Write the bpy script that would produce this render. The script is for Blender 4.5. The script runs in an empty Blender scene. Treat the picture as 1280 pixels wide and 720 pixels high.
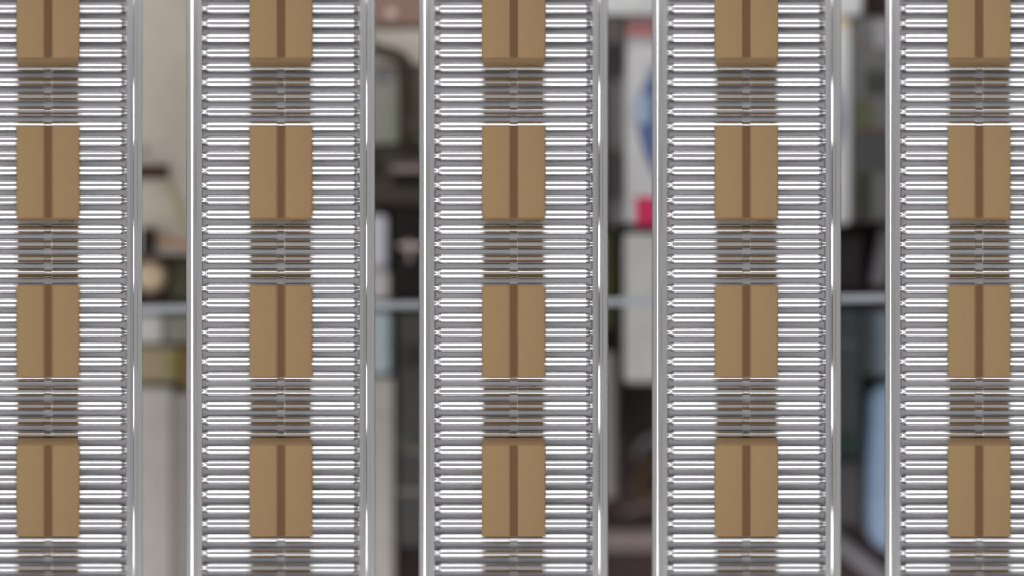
import bpy, bmesh, math, random
from mathutils import Vector, Matrix

random.seed(7)
S = 0.004                      # metres per photo pixel on the conveyor plane
HZ = 1.50                      # height of the roller axles at mid conveyor
ARC = 1560 * S                 # the conveyors are gently crowned: radius of that curve
PITCH, PHASE = 18.4, 360.2     # roller spacing
C = bpy.context.scene.collection
SC = bpy.context.scene


def X(px): return (px - 640.0) * S
def Y(py): return (360.0 - py) * S
def lin(c):
    c /= 255.0
    return c / 12.92 if c <= 0.04045 else ((c + 0.055) / 1.055) ** 2.4


# ------------------------------------------------------------------ materials
MATS = {}
def mat(key, col, rough=0.6, metal=0.0, noise=0.05, scale=12.0, bump=0.0, stretch=(1, 1, 1), spec=0.3, coat=0.0):
    if key in MATS:
        return MATS[key]
    m = bpy.data.materials.new(key); m.use_nodes = True
    nt = m.node_tree; b = nt.nodes['Principled BSDF']
    b.inputs['Roughness'].default_value = rough
    b.inputs['Metallic'].default_value = metal
    b.inputs['Specular IOR Level'].default_value = spec
    b.inputs['Coat Weight'].default_value = coat
    tc = nt.nodes.new('ShaderNodeTexCoord'); mp = nt.nodes.new('ShaderNodeMapping')
    mp.inputs['Scale'].default_value = stretch
    nz = nt.nodes.new('ShaderNodeTexNoise'); nz.inputs['Scale'].default_value = scale
    nz.inputs['Detail'].default_value = 4
    rp = nt.nodes.new('ShaderNodeValToRGB')
    rp.color_ramp.elements[0].position = 0.3; rp.color_ramp.elements[1].position = 0.7
    rp.color_ramp.elements[0].color = [min(1, c * (1 - noise)) for c in col] + [1]
    rp.color_ramp.elements[1].color = [min(1, c * (1 + noise)) for c in col] + [1]
    L = nt.links.new
    L(tc.outputs['Object'], mp.inputs['Vector']); L(mp.outputs['Vector'], nz.inputs['Vector'])
    L(nz.outputs['Fac'], rp.inputs['Fac']); L(rp.outputs['Color'], b.inputs['Base Color'])
    if bump:
        bp = nt.nodes.new('ShaderNodeBump'); bp.inputs['Strength'].default_value = bump
        bp.inputs['Distance'].default_value = 0.002
        L(nz.outputs['Fac'], bp.inputs['Height']); L(bp.outputs['Normal'], b.inputs['Normal'])
    MATS[key] = m
    return m

BGF = 0.55
def paint(r, g, b, rough=0.6, metal=0.0, spec=0.25):
    col = [min(0.88, lin(c) / BGF) for c in (r, g, b)]
    return mat('paint_%d_%d_%d' % (r, g, b), col, rough, metal, 0.06, 9.0, spec=spec)

M_CHROME = mat('chrome_roller', (0.73, 0.725, 0.735), 0.085, 1.0, 0.012, 60, stretch=(1, 12, 12))
M_CAP = mat('zinc_cap', (0.50, 0.495, 0.505), 0.26, 1.0, 0.03, 40)
M_RAIL = mat('brushed_steel_rail', (0.72, 0.715, 0.71), 0.19, 1.0, 0.03, 30, stretch=(12, 0.6, 12))
M_BEAD = mat('polished_bead', (0.80, 0.80, 0.80), 0.12, 1.0, 0.02, 30)
M_PAN = mat('galvanised_pan', (0.84, 0.83, 0.845), 0.36, 0.87, 0.008, 14)
M_LEG = mat('painted_leg', (0.30, 0.30, 0.31), 0.5, 0.0, 0.05)
M_CARD = mat('cardboard', (0.284, 0.186, 0.096), 0.85, 0.0, 0.035, 26, 0.06, (1, 5, 1), spec=0.12)
M_CARDE = mat('cardboard_edge', (0.28, 0.18, 0.09), 0.85, 0.0, 0.05, 40, spec=0.1)
M_TAPE = mat('brown_packing_tape', (0.128, 0.069, 0.032), 0.5, 0.0, 0.06, 30, spec=0.2)
M_CREASE = mat('cardboard_crease', (0.22, 0.14, 0.07), 0.9, 0.0, 0.1, 40, spec=0.1)


# ------------------------------------------------------------------ helpers
def link(name, bm, m, parent=None, smooth=None, loc=None):
    bmesh.ops.recalc_face_normals(bm, faces=bm.faces)
    me = bpy.data.meshes.new(name); bm.to_mesh(me); bm.free()
    me.materials.append(m)
    if smooth is not None:
        for p in me.polygons: p.use_smooth = True
        me.set_sharp_from_angle(angle=math.radians(smooth))
    o = bpy.data.objects.new(name, me); C.objects.link(o)
    if parent: o.parent = parent
    if loc: o.location = loc
    return o

def thing(name, label, cat, loc=(0, 0, 0), group=None, rz=0.0):
    o = bpy.data.objects.new(name, None); C.objects.link(o)
    o.empty_display_size = 0.1
    o.location = loc; o.rotation_euler = (0, 0, rz)
    return tag(o, label, cat, group)

def tag(o, label, cat, group=None):
    o['label'] = label; o['category'] = cat
    if group: o['group'] = group
    return o

def add_box(bm, x0, x1, y0, y1, z0, z1, bev=0.0, seg=2, taper=0.0):
    vs = []
    cx, cy = (x0 + x1) / 2, (y0 + y1) / 2
    for z, k in ((z0, 1 - taper), (z1, 1)):
        for x, y in ((x0, y0), (x1, y0), (x1, y1), (x0, y1)):
            vs.append(bm.verts.new((cx + (x - cx) * k, cy + (y - cy) * k, z)))
    fs = [(3, 2, 1, 0), (4, 5, 6, 7), (0, 1, 5, 4), (1, 2, 6, 5), (2, 3, 7, 6), (3, 0, 4, 7)]
    faces = [bm.faces.new([vs[i] for i in f]) for f in fs]
    if bev:
        es = {e for f in faces for e in f.edges}
        bmesh.ops.bevel(bm, geom=list(es), offset=bev, segments=seg, profile=0.5, affect='EDGES', clamp_overlap=True)
    return bm

def add_lathe(bm, prof, axis='z', seg=32, cap=True):
    rings = []
    for a, r in prof:
        ring = []
        for i in range(seg):
            t = 2 * math.pi * i / seg
            c, s = r * math.cos(t), r * math.sin(t)
            ring.append(bm.verts.new((a, c, s) if axis == 'x' else ((c, a, s) if axis == 'y' else (c, s, a))))
        rings.append(ring)
    for p, q in zip(rings, rings[1:]):
        for i in range(seg):
            j = (i + 1) % seg
            bm.faces.new((p[i], p[j], q[j], q[i]))
    if cap:
        bm.faces.new(rings[0]); bm.faces.new(rings[-1])
    return bm

def add_tube(bm, pts, r, seg=12):
    pts = [Vector(p) for p in pts]
    rings, up = [], Vector((0, 0, 1))
    for i, p in enumerate(pts):
        d = (pts[min(i + 1, len(pts) - 1)] - pts[max(i - 1, 0)]).normalized()
        u = up if abs(d.z) < 0.95 else Vector((0, 1, 0))
        a = d.cross(u).normalized(); b = a.cross(d).normalized()
        rr = r[i] if isinstance(r, (list, tuple)) else r
        rings.append([bm.verts.new(p + a * rr * math.cos(2 * math.pi * k / seg) + b * rr * math.sin(2 * math.pi * k / seg)) for k in range(seg)])
    for p, q in zip(rings, rings[1:]):
        for k in range(seg):
            j = (k + 1) % seg
            bm.faces.new((p[k], p[j], q[j], q[k]))
    bm.faces.new(rings[0]); bm.faces.new(rings[-1])
    return bm

def smooth_path(ctrl, n=8):
    P = [Vector(p) for p in ctrl]; P = [2 * P[0] - P[1]] + P + [2 * P[-1] - P[-2]]
    out = []
    for i in range(1, len(P) - 2):
        for k in range(n):
            t = k / n
            a, b, c, d = P[i - 1], P[i], P[i + 1], P[i + 2]
            out.append(0.5 * ((2 * b) + (c - a) * t + (2 * a - 5 * b + 4 * c - d) * t * t + (3 * b - a - 3 * c + d) * t ** 3))
    out.append(P[-2])
    return out

def arc_frame(s):
    """s: signed distance (m) along the photo's vertical from mid conveyor -> (y, z, normal)"""
    th = math.asin(s / ARC)
    return ARC * math.sin(th), -ARC * (1 - math.cos(th)), Vector((0, math.sin(th), math.cos(th)))

def add_sweep(bm, prof, s0, s1, n=60):
    """closed profile [(x, z)] swept along the crowned conveyor line"""
    rings = []
    for i in range(n + 1):
        y, z, nn = arc_frame(s0 + (s1 - s0) * i / n)
        rings.append([bm.verts.new((px, y + nn.y * pz, z + nn.z * pz)) for px, pz in prof])
    m = len(prof)
    for p, q in zip(rings, rings[1:]):
        for k in range(m):
            j = (k + 1) % m
            bm.faces.new((p[k], p[j], q[j], q[k]))
    bm.faces.new(rings[0]); bm.faces.new(rings[-1])
    return bm

def children(o): return [c for c in bpy.data.objects if c.parent == o]
def copy_tree(o, parent=None):
    c = o.copy(); C.objects.link(c)
    if parent: c.parent = parent
    for ch in KIDS.get(o.name, []):
        copy_tree(ch, c)
    return c
KIDS = {}
def index_kids():
    KIDS.clear()
    for o in bpy.data.objects:
        if o.parent: KIDS.setdefault(o.parent.name, []).append(o)


# ------------------------------------------------------------------ conveyor
HALF = 470 * S
def rail_profile(side):
    """channel rail: inner flange carrying the axles, a raised seam, an outer flange (px from conveyor centre and axle)"""
    if side > 0:
        top = [(98, 1.6), (98.6, 2.2), (103.4, 2.2), (103.6, 2.1), (106.0, 1.5), (106.5, 1.5), (107.9, 2.12), (108.2, 2.13), (111.4, 1.9), (111.8, 2.2), (117.4, 2.2), (118, 1.6)]
    else:
        top = [(-118, 1.6), (-117.4, 2.2), (-112.2, 2.2), (-111.7, 2.2), (-110.2, 2.86), (-109.9, 2.88), (-106.4, 2.2), (-106.0, 2.5), (-105.2, 2.5), (-105.0, 2.2), (-98.6, 2.2), (-98, 1.6)]
    lo, hi = top[0][0], top[-1][0]
    p = top + [(hi, -24), (hi - 4, -24), (hi - 4, -18), (lo + 4, -18), (lo + 4, -24), (lo, -24)]
    return [(x * S, z * S) for x, z in p]

def make_conveyor():
    root = thing('roller_conveyor', 'x', 'conveyor', (0, 0, 0), 'five parallel roller conveyors')
    for sd in (-1, 1):
        bm = bmesh.new(); add_sweep(bm, rail_profile(sd), -HALF, HALF)
        ra = link('side_rail', bm, M_RAIL, root, 9); ra.location.z = HZ
        for yy in (-440, 440):
            y, z, n = arc_frame(yy * S)
            bm = bmesh.new()
            x = sd * 108 * S
            add_box(bm, x - 0.02, x + 0.02, y - 0.02, y + 0.02, 0.006, HZ + z - 19 * S, 0.003)
            lg = link('leg', bm, M_LEG, root)
            bm = bmesh.new(); add_box(bm, x - 0.045, x + 0.045, y - 0.045, y + 0.045, 0, 0.006, 0.001, 1)
            link('foot_plate', bm, M_LEG, lg)
    bm = bmesh.new()
    add_sweep(bm, [(-97.5 * S, -11.4 * S), (-97.5 * S, -10 * S), (97.5 * S, -10 * S), (97.5 * S, -11.4 * S)], -HALF, HALF)
    link('drip_pan', bm, M_PAN, root, 35).location.z = HZ
    R = 6.75
    half = [(0, 5.2), (3.6, 5.2), (4.3, 5.22), (4.45, 5.4), (4.75, 6.55), (4.9, 6.7), (5.1, R), (5.6, R), (6.0, R), (7.0, R), (89.5, R), (90.6, R), (90.9, R - 0.03), (91.2, R - 0.15), (91.35, R - 0.5), (91.35, 5.7)]
    prof = [(-a, r) for a, r in half[::-1]] + half[1:]
    bm = bmesh.new(); add_lathe(bm, [(a * S, r * S) for a, r in prof], 'x', 64)
    k0 = -int(460 / PITCH); first = None
    k = k0
    ks = [k for k in range(-26, 27) if abs((360 - (PHASE + PITCH * k))) < 462]
    cap_bm = bmesh.new()
    cp = [(91.3, 5.6), (91.8, 5.7), (91.85, 6.3), (92.0, 6.5), (92.3, 6.5), (93.0, 6.2), (93.8, 5.75), (94.8, 5.2), (95.8, 4.75), (96.8, 4.4), (97.6, 4.2), (98.6, 4.1), (98.6, 2.0), (101, 2.0)]
    add_lathe(cap_bm, [(a * S, r * S) for a, r in cp], 'x', 40)
    rl = link('roller', bm, M_CHROME, root, 40)
    ca = link('end_cap', cap_bm, M_CAP, rl, 40)
    cb = ca.copy(); C.objects.link(cb); cb.parent = rl; cb.scale = (-1, 1, 1)
    for i, k in enumerate(ks):
        y, z, n = arc_frame(Y(PHASE + PITCH * k))
        if i == 0:
            o = rl
        else:
            o = rl.copy(); C.objects.link(o); o.parent = root
            for q in (ca, cb):
                d = q.copy(); C.objects.link(d); d.parent = o
        o.location = (0, y, HZ + z)
    return root

# ------------------------------------------------------------------ carton
BW, BL, BH = 78.6, 115.5, 74.0
def make_carton():
    root = thing('cardboard_box', 'x', 'cardboard box', (0, 0, 0), 'taped cardboard boxes on the roller conveyors')
    w, l, h = BW / 2 * S, BL / 2 * S, BH * S
    bm = bmesh.new(); add_box(bm, -w, w, -l, l, 0, h - 0.006, 0.006, 3, taper=0.045)
    bd = link('carton_body', bm, M_CARD, root, 40)
    for sd in (-1, 1):                         # the two closing flaps meet under the tape
        bm = bmesh.new()
        xs = sorted((sd * 0.0012, sd * w))
        add_box(bm, xs[0], xs[1], -l, l, h - 0.0065, h, 0.0025, 2)
        link('flap', bm, M_CARD, root, 40)
    bm = bmesh.new(); add_box(bm, -5.2 * S, 5.2 * S, -l + 0.0005, l - 0.0005, h - 0.0002, h + 0.0011, 0.0004, 1)
    link('packing_tape', bm, M_TAPE, root)
    # pressed fold line and a torn crease on the face towards the foot of the picture
    def face_y(z): return -l * (1 - 0.045 * (1 - z / (h - 0.006))) - 0.0004
    bm = bmesh.new()
    z = h - 0.022
    add_tube(bm, [(-0.125, face_y(z), z), (-0.06, face_y(z), z + 0.001), (0.0, face_y(z), z)], 0.0042, 8)
    link('fold_line', bm, M_CREASE, bd, 60)
    bm = bmesh.new()
    z = 0.055
    pts = [(0.055, face_y(z), z), (0.075, face_y(z + 0.02), z + 0.02), (0.09, face_y(z + 0.03), z + 0.03), (0.105, face_y(z + 0.012), z + 0.012), (0.13, face_y(z), z)]
    add_tube(bm, smooth_path(pts, 5), 0.006, 8)
    link('crease', bm, M_CREASE, bd, 60)
    return root

CX = [60, 351, 642, 933, 1224]
CONV_LABEL = [
    'silver roller conveyor with the wooden handled black mallet along its right side, first of five',
    'silver roller conveyor between the mallet and the bent dark pipe, second of five',
    'silver roller conveyor between the bent dark pipe and the pink square, middle of five',
    'silver roller conveyor between the pink square and the light blue drum, fourth of five',
    'silver roller conveyor with the light blue drum along its left side, last of five',
]
ORD = ['first', 'second', 'middle', 'fourth', 'last']
CONVN = ['leftmost', 'second', 'middle', 'fourth', 'rightmost']
ROWN = ['topmost brown taped cardboard box, cut by the picture edge, on the %s roller conveyor',
        'brown cardboard box with dark tape, second from the top on the %s roller conveyor',
        'brown cardboard box with dark tape, third from the top on the %s roller conveyor',
        'brown cardboard box showing its shaded far side, lowest whole box on the %s roller conveyor',
        'brown taped cardboard box just past the lower picture edge on the %s roller conveyor']
BOXY = [15.3, 214.8, 414.0, 613.5, 812.5]

conv = make_conveyor(); carton = make_carton()
index_kids()
first = True
for ci, cx in enumerate(CX):
    o = conv if ci == 0 else copy_tree(conv)
    o.location = (X(cx), 0, 0); o['label'] = CONV_LABEL[ci]
for ci, cx in enumerate(CX):
    for bi, by in enumerate(BOXY):
        o = carton if first else copy_tree(carton)
        first = False
        rb = ARC + (6.75 + BH) * S                    # radius of the lid's middle
        th = math.asin(Y(by) / rb)
        base = ARC + 6.75 * S + 0.0006
        o.location = (X(cx), base * math.sin(th), HZ - ARC + base * math.cos(th))
        o.rotation_euler = (-th, 0, 0)
        o['label'] = ROWN[bi] % CONVN[ci]

# ------------------------------------------------------------------ workshop below
bm = bmesh.new(); add_box(bm, -5.5, 5.5, -4.5, 4.5, -0.1, 0)
fl = link('floor', bm, mat('dark_floor', [lin(c) / BGF for c in (60, 48, 48)], 0.7, 0, 0.18, 5.0, spec=0.2))
fl['kind'] = 'structure'
M_WALL = mat('plaster_wall', (0.5, 0.49, 0.48), 0.8, 0, 0.05, 3.0, spec=0.1)
for nm, x0, x1, y0, y1 in (('wall_left', -5.6, -5.5, -4.6, 4.6), ('wall_right', 5.5, 5.6, -4.6, 4.6), ('wall_back', -5.5, 5.5, 4.5, 4.6), ('wall_front', -5.5, 5.5, -4.6, -4.5)):
    bm = bmesh.new(); add_box(bm, x0, x1, y0, y1, 0, 2.6)
    link(nm, bm, M_WALL)['kind'] = 'structure'

def unit(name, label, cat, x0, x1, y0, y1, z0, z1, col, bev=0.012, lid=True, group=None, rz=0.0, part='body', rough=0.55):
    """a cabinet-like thing: body and a slightly inset lid, given by its outline on the plan (photo px)"""
    ax, bx_, ay, by_ = X(x0), X(x1), Y(y1), Y(y0)
    cx, cy = (ax + bx_) / 2, (ay + by_) / 2
    hx, hy = (bx_ - ax) / 2, (by_ - ay) / 2
    t = thing(name, label, cat, (cx, cy, z0), group, rz)
    m = paint(*col, rough=rough)
    h = z1 - z0
    bm = bmesh.new()
    add_box(bm, -hx, hx, -hy, hy, 0, h - (0.02 if lid else 0), min(bev, hx * .4, hy * .4), 3)
    link(part, bm, m, t, 40)
    if lid:
        g = min(0.004, hx * .15, hy * .15)
        bm = bmesh.new()
        add_box(bm, -hx + g, hx - g, -hy + g, hy - g, h - 0.0195, h, min(bev, hx * .4, hy * .4, 0.008), 3)
        link('lid', bm, m, t, 40)
    return t

# --- first gap
cab = unit('beige_cabinet', 'long beige cabinet under the brown wooden bar and the mallet', 'cabinet', 110, 242, -60, 318, 0, 0.40, (160, 152, 142))
bm = bmesh.new(); add_lathe(bm, [(0, 0.016), (0.012, 0.018), (0.02, 0.012)], 'z', 20)
link('knob', bm, paint(100, 98, 95), cab, 40, ((180 - 176) * S, 0 - (188 - 129) * S, 0.40))
t = thing('wooden_bar', 'short dark brown wooden bar lying on the beige cabinet', 'wood', (X(175), Y(215), 0.4005))
bm = bmesh.new(); add_box(bm, -36 * S, 36 * S, -8 * S, 8 * S, 0, 0.04, 0.008, 3)
link('bar', bm, paint(52, 32, 18), t, 40)
bm = bmesh.new(); add_tube(bm, smooth_path([(X(207), Y(229), 0.416), (X(214), Y(240), 0.416), (X(224), Y(258), 0.416), (X(230), Y(284), 0.416)], 6), [0.014] * 19, 12)
tag(link('garden_hose', bm, paint(150, 144, 112), None, 60), 'short piece of yellow green hose below the wooden bar', 'hose')
t = thing('mallet', 'black headed mallet with a tan wooden handle on the beige cabinet', 'mallet', (X(186), Y(301), 0.4005))
bm = bmesh.new(); add_box(bm, -9 * S, 9 * S, -16 * S, 16 * S, 0, 0.07, 0.012, 3)
link('mallet_head', bm, paint(26, 22, 20), t, 40)
bm = bmesh.new(); add_tube(bm, [(0.03, 1 * S, 0.04), (0.1, 0, 0.04), (0.19, -5 * S, 0.04), (0.30, -9 * S, 0.04)], [0.015, 0.015, 0.017, 0.017], 14)
link('mallet_handle', bm, paint(150, 115, 88), t, 60)
t = thing('storage_jar', 'cream jar standing between the mallet and the white handrail', 'jar', (X(188), Y(345), 0))
bm = bmesh.new(); add_lathe(bm, [(0, 0.07), (0.01, 0.078), (0.3, 0.078), (0.33, 0.06), (0.36, 0.055)], 'z', 32)
link('jar_body', bm, paint(176, 158, 130), t, 40)
bm = bmesh.new(); add_lathe(bm, [(0.3605, 0.058), (0.385, 0.058), (0.39, 0.05)], 'z', 32)
link('lid', bm, paint(170, 152, 128), t, 40)
unit('storage_crate', 'dark olive crate beside the cream jar', 'crate', 212, 300, 324, 374, 0, 0.30, (66, 65, 50))

unit('tool_box', 'light grey box just below the white handrail, left of a grey green bin', 'box', 130, 203, 394, 429, 0, 0.36, (165, 164, 160))
unit('waste_bin', 'grey green bin just below the white handrail', 'bin', 205, 290, 394, 429, 0, 0.36, (108, 110, 100))
kc = unit('storage_carton', 'khaki carton with an olive patch in front of the grey bins', 'carton', 140, 223, 433, 478, 0, 0.36, (130, 118, 97))
bm = bmesh.new(); add_box(bm, 27 * S, 40 * S, -16 * S, 15 * S, 0.36, 0.363, 0.001, 1)
link('patch', bm, paint(114, 108, 62), kc)
unit('plastic_bin', 'mustard brown bin beside the khaki carton', 'bin', 225, 290, 432, 486, 0, 0.36, (104, 88, 52))
unit('metal_cabinet', 'long pale grey cabinet below the khaki carton', 'cabinet', 100, 215, 484, 780, 0, 0.38, (152, 148, 142))
unit('air_duct', 'grey green duct running beside the long pale grey cabinet', 'duct', 215.6, 262, 490, 780, 0, 0.37, (126, 121, 116))

# --- second gap
tr = unit('parts_tray', 'pinkish brown tray with a pale knob above the bent pipe', 'tray', 430, 570, -50, 32, 0, 0.40, (128, 104, 95))
bm = bmesh.new(); add_lathe(bm, [(0, 0.03), (0.02, 0.03), (0.032, 0.02)], 'z', 24)
link('knob', bm, paint(190, 165, 158), tr, 40, ((489 - 500) * S, (-9 - 17) * S, 0.40))
unit('ventilation_box', 'beige box under the bend of the dark pipe', 'box', 420, 572, 36, 82, 0, 0.38, (168, 160, 150))
gm = unit('machine_housing', 'grey machine housing left of the dark pipe', 'machine', 420, 500, 84, 180, 0, 0.38, (130, 127, 119))
bm = bmesh.new(); add_box(bm, 8 * S, 28 * S, 26 * S, 44 * S, 0.38, 0.384, 0.001, 1)
link('cover_plate', bm, paint(104, 102, 104), gm)
bm = bmesh.new(); add_box(bm, 14 * S, 34 * S, -44 * S, -6 * S, 0.38, 0.384, 0.001, 1)
link('hatch', bm, paint(122, 127, 112), gm)
path = smooth_path([(X(432), Y(45), 0.415), (X(452), Y(50), 0.415), (X(472), Y(63), 0.415), (X(492), Y(68), 0.415), (X(506), Y(78), 0.415), (X(511), Y(100), 0.40), (X(512), Y(140), 0.40), (X(513), Y(178), 0.40)], 8)
t = thing('bent_pipe', 'dark brown bent pipe turning down over the beige box', 'pipe', (0, 0, 0))
bm = bmesh.new(); add_tube(bm, path, [0.026 + 0.008 * min(1, i / 40) for i in range(len(path))], 20)
link('pipe_run', bm, paint(58, 50, 40), t, 60)
bm = bmesh.new(); add_tube(bm, [(X(512.3), Y(150), 0.40), (X(512.5), Y(158), 0.40)], 0.041, 20)
link('pipe_collar', bm, paint(84, 72, 66), t, 40)
unit('pipe_support', 'grey brown block carrying the lower end of the dark pipe', 'block', 503, 570, 84, 181, 0, 0.35, (96, 90, 80))
ob = unit('slotted_machine', 'dark olive machine base with black slots, below the dark pipe', 'machine', 430, 572, 184, 256, 0, 0.36, (60, 56, 47))
for nm, x0, x1, y0, y1, col in (('slot_cover', 503, 568, 181 + 4, 190, (44, 28, 22)), ('bright_strip', 490, 568, 207, 214, (142, 126, 122)), ('black_slot', 491, 568, 218, 233, (16, 12, 10)), ('dark_port', 464, 478, 196, 224, (38, 34, 28))):
    bm = bmesh.new(); add_box(bm, (x0 - 501) * S, (x1 - 501) * S, (220 - y1) * S, (220 - y0) * S, 0.36, 0.366, 0.002, 1)
    link(nm, bm, paint(*col), ob)
bk = unit('motor_block', 'black motor block with a pale cross handle', 'motor', 488, 574, 259, 372, 0, 0.34, (28, 23, 22))
t = bk
bm = bmesh.new()
add_tube(bm, [((496 - 529) * S, (315.5 - 307) * S, 0.38), ((560 - 529) * S, (315.5 - 308) * S, 0.38)], 0.013, 12)
hn = link('cross_handle', bm, paint(180, 165, 160), t, 60)
bm = bmesh.new(); add_tube(bm, [((510 - 529) * S, (315.5 - 299) * S, 0.375), ((510 - 529) * S, (315.5 - 327) * S, 0.375)], 0.012, 12)
link('cross_bar', bm, paint(150, 138, 134), hn, 60)
bm = bmesh.new(); add_lathe(bm, [(0.338, 0.02), (0.372, 0.016)], 'z', 16)
link('handle_stem', bm, paint(60, 52, 50), hn, 40, ((510 - 529) * S, (315.5 - 307.5) * S, 0))
unit('water_jug', 'pale bluish white jug left of the black motor block', 'jug', 440, 484, 268, 334, 0, 0.36, (176, 176, 184), 0.03)
unit('white_canister', 'white canister between the pale jug and the handrail', 'canister', 440, 487, 337, 374, 0, 0.36, (168, 165, 165), 0.03)
unit('plastic_tub', 'pale blue tub just below the handrail, left of a dark shelf unit', 'tub', 440, 488, 390, 468, 0, 0.36, (152, 164, 168), 0.02)
sh = unit('shelf_unit', 'dark grey shelf unit with two thin pale bars', 'shelf', 497, 575, 390, 682, 0, 0.34, (66, 65, 64))
for nm, x0, x1, y0, y1, col in (('shelf_bar', 511, 570, 561, 566, (122, 112, 106)), ('shelf_bar', 496.5, 570, 611, 618, (116, 108, 104)), ('olive_pad', 498, 512, 548, 565, (82, 79, 68)), ('black_pad', 505, 570, 430, 458, (46, 46, 45))):
    bm = bmesh.new(); add_box(bm, (x0 - 536) * S, (x1 - 536) * S, (536 - y1) * S, (536 - y0) * S, 0.34, 0.352, 0.002, 1)
    link(nm, bm, paint(*col), sh)
unit('narrow_cabinet', 'tall narrow greige cabinet left of the dark shelf unit', 'cabinet', 440, 492, 472, 780, 0, 0.38, (156, 152, 145))

# --- third gap
unit('white_board', 'white board along the upper picture edge above the round door machine', 'board', 735, 1077, -60, 19, 0, 0.42, (222, 220, 224))
po = thing('pedestal_stand', 'dark grey column with a wider head left of the white machine', 'stand', (X(771), 0, 0))
bm = bmesh.new(); add_box(bm, -8 * S, 6 * S, Y(282), Y(60), 0, 0.36, 0.015, 3)
link('upright', bm, paint(104, 100, 101), po, 40)
bm = bmesh.new(); add_box(bm, -14 * S, 8 * S, Y(60), Y(23), 0, 0.42, 0.02, 3)
link('stand_head', bm, paint(84, 79, 77), po, 40)
bm = bmesh.new(); add_box(bm, -6 * S, 4 * S, Y(97), Y(52), 0.36, 0.425, 0.008, 2)
link('clamp', bm, paint(44, 40, 40), po, 40)
bm = bmesh.new(); add_box(bm, -6 * S, 4 * S, Y(250), Y(188), 0.36, 0.40, 0.008, 2)
link('lower_clamp', bm, paint(60, 55, 55), po, 40)

mw = thing('drum_machine', 'big white machine with a round blue door and a pink square label', 'machine', (X(922), Y(150), 0))
def MX(px): return (px - 922) * S
def MY(py): return (150 - py) * S
bm = bmesh.new(); add_box(bm, MX(780), MX(1064), MY(280), MY(20), 0, 0.38, 0.03, 4)
link('body', bm, paint(186, 184, 184, rough=0.45), mw, 40)
RD = 128
bm = bmesh.new()
add_lathe(bm, [(0.38, (RD - 34) * S), (0.405, (RD - 32) * S), (0.425, (RD - 20) * S), (0.42, (RD - 6) * S), (0.38, RD * S)], 'z', 96, cap=False)
dr = link('door', bm, paint(80, 98, 142, rough=0.25, spec=0.5), mw, 40, (MX(926), MY(149), 0))
bm = bmesh.new(); add_lathe(bm, [(0.382, (RD - 34) * S), (0.395, (RD - 60) * S), (0.405, 0.01)], 'z', 96)
link('door_glass', bm, paint(40, 46, 66, rough=0.1, spec=0.5), dr, 40)
bm = bmesh.new(); add_box(bm, MX(794) - MX(926), MX(812) - MX(926), MY(154) - MY(149), MY(120) - MY(149), 0.40, 0.431, 0.008, 3)
link('door_pale_block', bm, paint(150, 165, 236), dr, 40)  # raised pale blue block on the left of the door ring
bm = bmesh.new(); add_box(bm, MX(794), MX(852), MY(282), MY(246), 0.378, 0.386, 0.002, 1)
link('pink_label', bm, paint(238, 48, 86), mw).__setitem__('label', 'bright pink square label')
bm = bmesh.new(); add_box(bm, MX(783), MX(850), MY(43), MY(20.3), 0.37, 0.43, 0.008, 2)
cb_ = link('control_box', bm, paint(116, 92, 90), mw, 40)
bm = bmesh.new(); add_box(bm, MX(783), MX(850), MY(43.2), MY(36), 0.43, 0.434, 0.001, 1)
link('red_stripe', bm, paint(165, 92, 93), cb_)
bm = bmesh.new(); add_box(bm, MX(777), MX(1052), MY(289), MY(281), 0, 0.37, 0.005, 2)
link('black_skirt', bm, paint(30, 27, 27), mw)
bm = bmesh.new(); add_box(bm, MX(1050), MX(1059), MY(35), MY(20.5), 0.38, 0.40, 0.004, 2)
link('tan_catch', bm, paint(210, 168, 130), mw)
unit('white_chest', 'white chest with rounded corners below the pink label', 'chest', 780, 998, 291, 478, 0, 0.38, (176, 176, 173), 0.03)
unit('olive_locker', 'dark olive locker left of the white chest', 'locker', 700, 769, 287, 410, 0, 0.30, (58, 60, 34))
unit('grey_pillar_box', 'narrow grey box standing below the olive locker', 'box', 730, 769, 440, 622, 0, 0.34, (122, 119, 113))
bm = bmesh.new()
pts = [(X(797 + 24 + 24 * math.cos(a)), Y(572 + 26 * math.sin(a) * -1), 0.02) for a in [math.radians(d) for d in range(180, -10, -10)]]
add_tube(bm, pts, 0.014, 12)
tag(link('grey_hose', bm, paint(118, 122, 122), None, 60), 'pale grey hose looping on the dark floor under the white chest', 'hose')
bm = bmesh.new()
pts = []
for i in range(70):
    a = i / 69 * math.pi * 5
    pts.append((X(822 + (24 + 1.2 * math.sin(a * .2)) * math.cos(a)), Y(603 + 23 * math.sin(a)), 0.012 + 0.02 * i / 69 * 2.4))
add_tube(bm, pts, 0.012, 10)
tag(link('coiled_cable', bm, paint(92, 76, 50), None, 60), 'coil of brown cable lying below the pale grey hose', 'cable')
bm = bmesh.new(); add_tube(bm, [(X(778), Y(642), 0.012), (X(800), Y(634), 0.012), (X(836), Y(628), 0.012)], 0.011, 10)
tag(link('thin_rod', bm, paint(118, 106, 106), None, 60), 'thin pale rod lying on the floor below the brown coil', 'rod')
unit('kerb_strip', 'low greyish brown kerb strip across the dark red floor', 'kerb', 580, 930, 663, 688, 0, 0.10, (114, 103, 99), lid=False)

t = thing('rubber_mat', 'black rubber mat on the floor between the white chest and the grey hose', 'mat', (X(884), Y(513), 0))
bm = bmesh.new(); add_box(bm, -108 * S, 108 * S, -32 * S, 32 * S, 0, 0.012, 0.004, 2)
link('mat_body', bm, paint(38, 35, 35), t, 40)
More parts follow.
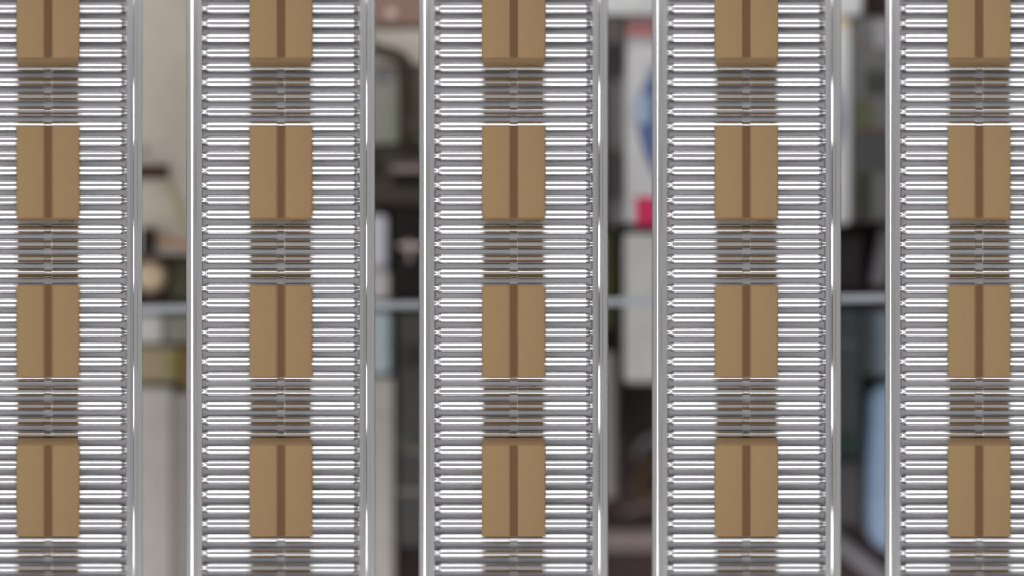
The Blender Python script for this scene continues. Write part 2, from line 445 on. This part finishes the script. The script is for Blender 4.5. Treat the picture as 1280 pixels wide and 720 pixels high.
# --- fourth gap
rk = unit('equipment_rack', 'tall dark grey equipment rack right of the round door machine', 'rack', 1066, 1170, 22, 276, 0, 0.38, (92, 92, 90))
for nm, x0, x1, y0, y1, col in (('olive_panel', 1069, 1090, 124, 160, (78, 79, 58)), ('black_panel', 1082, 1165, 88, 119, (58, 58, 58)), ('red_strip', 1070, 1090, 51, 58, (100, 86, 84)),
                                ('red_strip', 1070, 1160, 161, 167, (78, 62, 60)), ('dark_panel', 1068, 1165, 168, 215, (66, 67, 66)), ('charcoal_panel', 1068, 1090, 216, 274, (52, 53, 45)), ('grey_panel', 1092, 1165, 2 + 22, 60, (128, 128, 130))):
    bm = bmesh.new(); add_box(bm, (x0 - 1118) * S, (x1 - 1118) * S, (149 - y1) * S, (149 - y0) * S, 0.379, 0.386, 0.002, 1)
    link(nm, bm, paint(*col), rk)
unit('black_crate', 'black crate just above the handrail below the equipment rack', 'crate', 1012, 1078, 293, 362, 0, 0.30, (32, 30, 30))
unit('grey_plank', 'grey purple plank leaning at a slant beside the black crate', 'plank', 1094, 1114, 285, 358, 0, 0.28, (100, 97, 104), rz=-0.2)
dk = unit('dark_cupboard', 'dark grey cupboard below the handrail left of the light blue drum', 'cupboard', 1010, 1077, 386, 570, 0, 0.36, (54, 57, 58))
for nm, x0, x1, y0, y1, col in (('cupboard_strip', 1012, 1075, 427, 433, (80, 84, 86)), ('green_panel', 1045, 1070, 540, 566, (30, 48, 42)), ('teal_panel', 1048, 1072, 390, 402, (48, 62, 62))):
    bm = bmesh.new(); add_box(bm, (x0 - 1043.5) * S, (x1 - 1043.5) * S, (478 - y1) * S, (478 - y0) * S, 0.359, 0.366, 0.002, 1)
    link(nm, bm, paint(*col), dk)
unit('slate_panel', 'slate grey block above the light blue drum', 'block', 1079, 1160, 388, 471, 0, 0.33, (66, 72, 76))
sl = bpy.data.objects['slate_panel']
bm = bmesh.new(); add_box(bm, -21 * S, 38 * S, -40 * S, 40 * S, 0.329, 0.334, 0.002, 1)
link('blue_grey_cover', bm, paint(104, 118, 128), sl)
dm = thing('plastic_drum', 'light blue plastic drum lying right of the dark cupboard', 'drum', (X(1131), Y(584), 0.204))
prof = [(-0.424, 0.06), (-0.42, 0.10), (-0.38, 0.155), (-0.32, 0.19), (-0.2, 0.20), (-0.19, 0.2035), (-0.17, 0.2035), (-0.16, 0.20), (0.16, 0.20), (0.17, 0.2035), (0.19, 0.2035), (0.2, 0.20), (0.34, 0.195), (0.39, 0.17), (0.42, 0.12)]
bm = bmesh.new(); add_lathe(bm, prof, 'y', 48)
link('drum_body', bm, paint(138, 160, 206, rough=0.4), dm, 35)
bm = bmesh.new(); add_lathe(bm, [(0.4205, 0.035), (0.445, 0.035)], 'y', 24)
link('drum_cap', bm, paint(90, 100, 120), dm, 35, (0.04, 0, 0.03))
unit('low_plinth', 'dark grey low plinth below the dark cupboard', 'plinth', 1010, 1078, 574, 655, 0, 0.30, (64, 62, 64))
t = thing('metal_strut', 'pale grey metal strut lying at a slant across the floor', 'strut', (X(1078), Y(703), 0), None, -math.atan2(45, 55))
bm = bmesh.new(); add_box(bm, -52 * S, 62 * S, -8 * S, 8 * S, 0, 0.05, 0.004, 2)
link('strut_bar', bm, paint(132, 128, 134), t, 40)

# --- handrail across the workshop
hr = thing('handrail', 'long pale handrail running across behind all five conveyors', 'handrail', (0, 0, 0))
def RY(px): return Y(385.5 - (px - 205) * 0.0149)
bm = bmesh.new(); add_tube(bm, [(X(70), RY(70), 0.62), (X(640), RY(640), 0.62), (X(1190), RY(1190), 0.62)], 0.019, 20)
link('rail_tube', bm, paint(172, 178, 214), hr, 60)
for px in (98, 360, 650, 1006, 1182):
    bm = bmesh.new(); add_lathe(bm, [(0, 0.03), (0.006, 0.03), (0.007, 0.012), (0.605, 0.012)], 'z', 16)
    link('rail_post', bm, paint(150, 150, 156), hr, 40, (X(px), RY(px), 0))

# ------------------------------------------------------------------ light
EL = math.radians(50)
# added area lights without fixtures, below the conveyors, brighten the workshop floor
for cx in CX:
    l = bpy.data.lights.new('added_floor_fill', 'AREA'); l.shape = 'RECTANGLE'; l.size = 0.5; l.size_y = 3.6; l.energy = 3.4
    o = bpy.data.objects.new('added_floor_fill', l); C.objects.link(o); o.location = (X(cx), 0, HZ - 0.42)

w = bpy.data.worlds.new('hall'); SC.world = w; w.use_nodes = True
nt = w.node_tree; nt.nodes.clear(); L = nt.links.new
out = nt.nodes.new('ShaderNodeOutputWorld'); bg = nt.nodes.new('ShaderNodeBackground')
tc = nt.nodes.new('ShaderNodeTexCoord')
sep = nt.nodes.new('ShaderNodeSeparateXYZ'); L(tc.outputs['Generated'], sep.inputs[0])
rp = nt.nodes.new('ShaderNodeValToRGB')
els = rp.color_ramp.elements
els[0].position = 0.48; els[0].color = (0.05, 0.05, 0.05, 1)
els[1].position = 0.53; els[1].color = (0.52, 0.52, 0.53, 1)
e = els.new(0.78); e.color = (0.60, 0.60, 0.61, 1)
e = els.new(0.93); e.color = (0.42, 0.42, 0.43, 1)
e = els.new(1.0); e.color = (0.39, 0.39, 0.40, 1)
mz = nt.nodes.new('ShaderNodeMath'); mz.operation = 'MULTIPLY_ADD'; mz.inputs[1].default_value = 0.5; mz.inputs[2].default_value = 0.5
L(sep.outputs['Z'], mz.inputs[0]); L(mz.outputs[0], rp.inputs['Fac'])
# the hall is darker towards one side
dx = nt.nodes.new('ShaderNodeMapRange'); dx.interpolation_type = 'SMOOTHSTEP'
dx.inputs['From Min'].default_value = 0.25; dx.inputs['From Max'].default_value = 0.8
dx.inputs['To Min'].default_value = 1.0; dx.inputs['To Max'].default_value = 0.35
L(sep.outputs['X'], dx.inputs['Value'])
dk_ = nt.nodes.new('ShaderNodeMixRGB'); dk_.blend_type = 'MULTIPLY'; dk_.inputs['Fac'].default_value = 1
L(rp.outputs['Color'], dk_.inputs[1]); L(dx.outputs[0], dk_.inputs[2])
acc = dk_.outputs[0]
def strip(mask, direction, inner, outer, k, side='X', x0=0.62, x1=0.78):
    """long luminaire across the hall"""
    global acc
    fl_ = nt.nodes.new('ShaderNodeVectorMath'); fl_.operation = 'MULTIPLY'; fl_.inputs[1].default_value = mask
    L(tc.outputs['Generated'], fl_.inputs[0])
    no = nt.nodes.new('ShaderNodeVectorMath'); no.operation = 'NORMALIZE'; L(fl_.outputs[0], no.inputs[0])
    dt = nt.nodes.new('ShaderNodeVectorMath'); dt.operation = 'DOT_PRODUCT'
    L(no.outputs[0], dt.inputs[0]); dt.inputs[1].default_value = direction
    mr = nt.nodes.new('ShaderNodeMapRange'); mr.interpolation_type = 'SMOOTHSTEP'
    mr.inputs['From Min'].default_value = math.cos(math.radians(outer)); mr.inputs['From Max'].default_value = math.cos(math.radians(inner))
    mr.inputs['To Max'].default_value = k
    L(dt.outputs['Value'], mr.inputs['Value'])
    ab = nt.nodes.new('ShaderNodeMath'); ab.operation = 'ABSOLUTE'; L(sep.outputs[side], ab.inputs[0])
    mx = nt.nodes.new('ShaderNodeMapRange'); mx.interpolation_type = 'SMOOTHSTEP'
    mx.inputs['From Min'].default_value = x0; mx.inputs['From Max'].default_value = x1
    mx.inputs['To Min'].default_value = 1.0; mx.inputs['To Max'].default_value = 0.0
    L(ab.outputs[0], mx.inputs['Value'])
    mu = nt.nodes.new('ShaderNodeMath'); mu.operation = 'MULTIPLY'; L(mr.outputs[0], mu.inputs[0]); L(mx.outputs[0], mu.inputs[1])
    ad = nt.nodes.new('ShaderNodeMixRGB'); ad.blend_type = 'ADD'; ad.inputs['Fac'].default_value = 1
    L(acc, ad.inputs[1]); L(mu.outputs[0], ad.inputs[2])
    acc = ad.outputs[0]
strip((0, 1, 1), (0, math.sin(EL), math.cos(EL)), 11, 17, 2.0)
strip((0, 1, 1), (0, -math.sin(EL), math.cos(EL)), 11, 17, 2.0)
ES = math.radians(48)
strip((1, 0, 1), (-math.sin(ES), 0, math.cos(ES)), 5, 9, 3.0, 'Y', 0.42, 0.55)
L(acc, bg.inputs['Color']); L(bg.outputs[0], out.inputs[0])

# ------------------------------------------------------------------ camera
cd = bpy.data.cameras.new('camera'); cam = bpy.data.objects.new('camera', cd); C.objects.link(cam)
cd.type = 'ORTHO'; cd.ortho_scale = 1280 * S
F = 8.0
FZ = HZ + 12 * S
cam.location = (0, 0, FZ + F); cam.rotation_euler = (0, 0, 0)
cd.clip_end = 50
cd.dof.use_dof = True; cd.dof.focus_distance = F; cd.dof.aperture_fstop = 1 / (2 * 0.034 * F)
SC.camera = cam

vs = SC.view_settings
SC.display_settings.display_device = 'sRGB'
vs.view_transform = 'Standard'; vs.look = 'None'; vs.gamma = 1; vs.exposure = 0; vs.use_curve_mapping = False
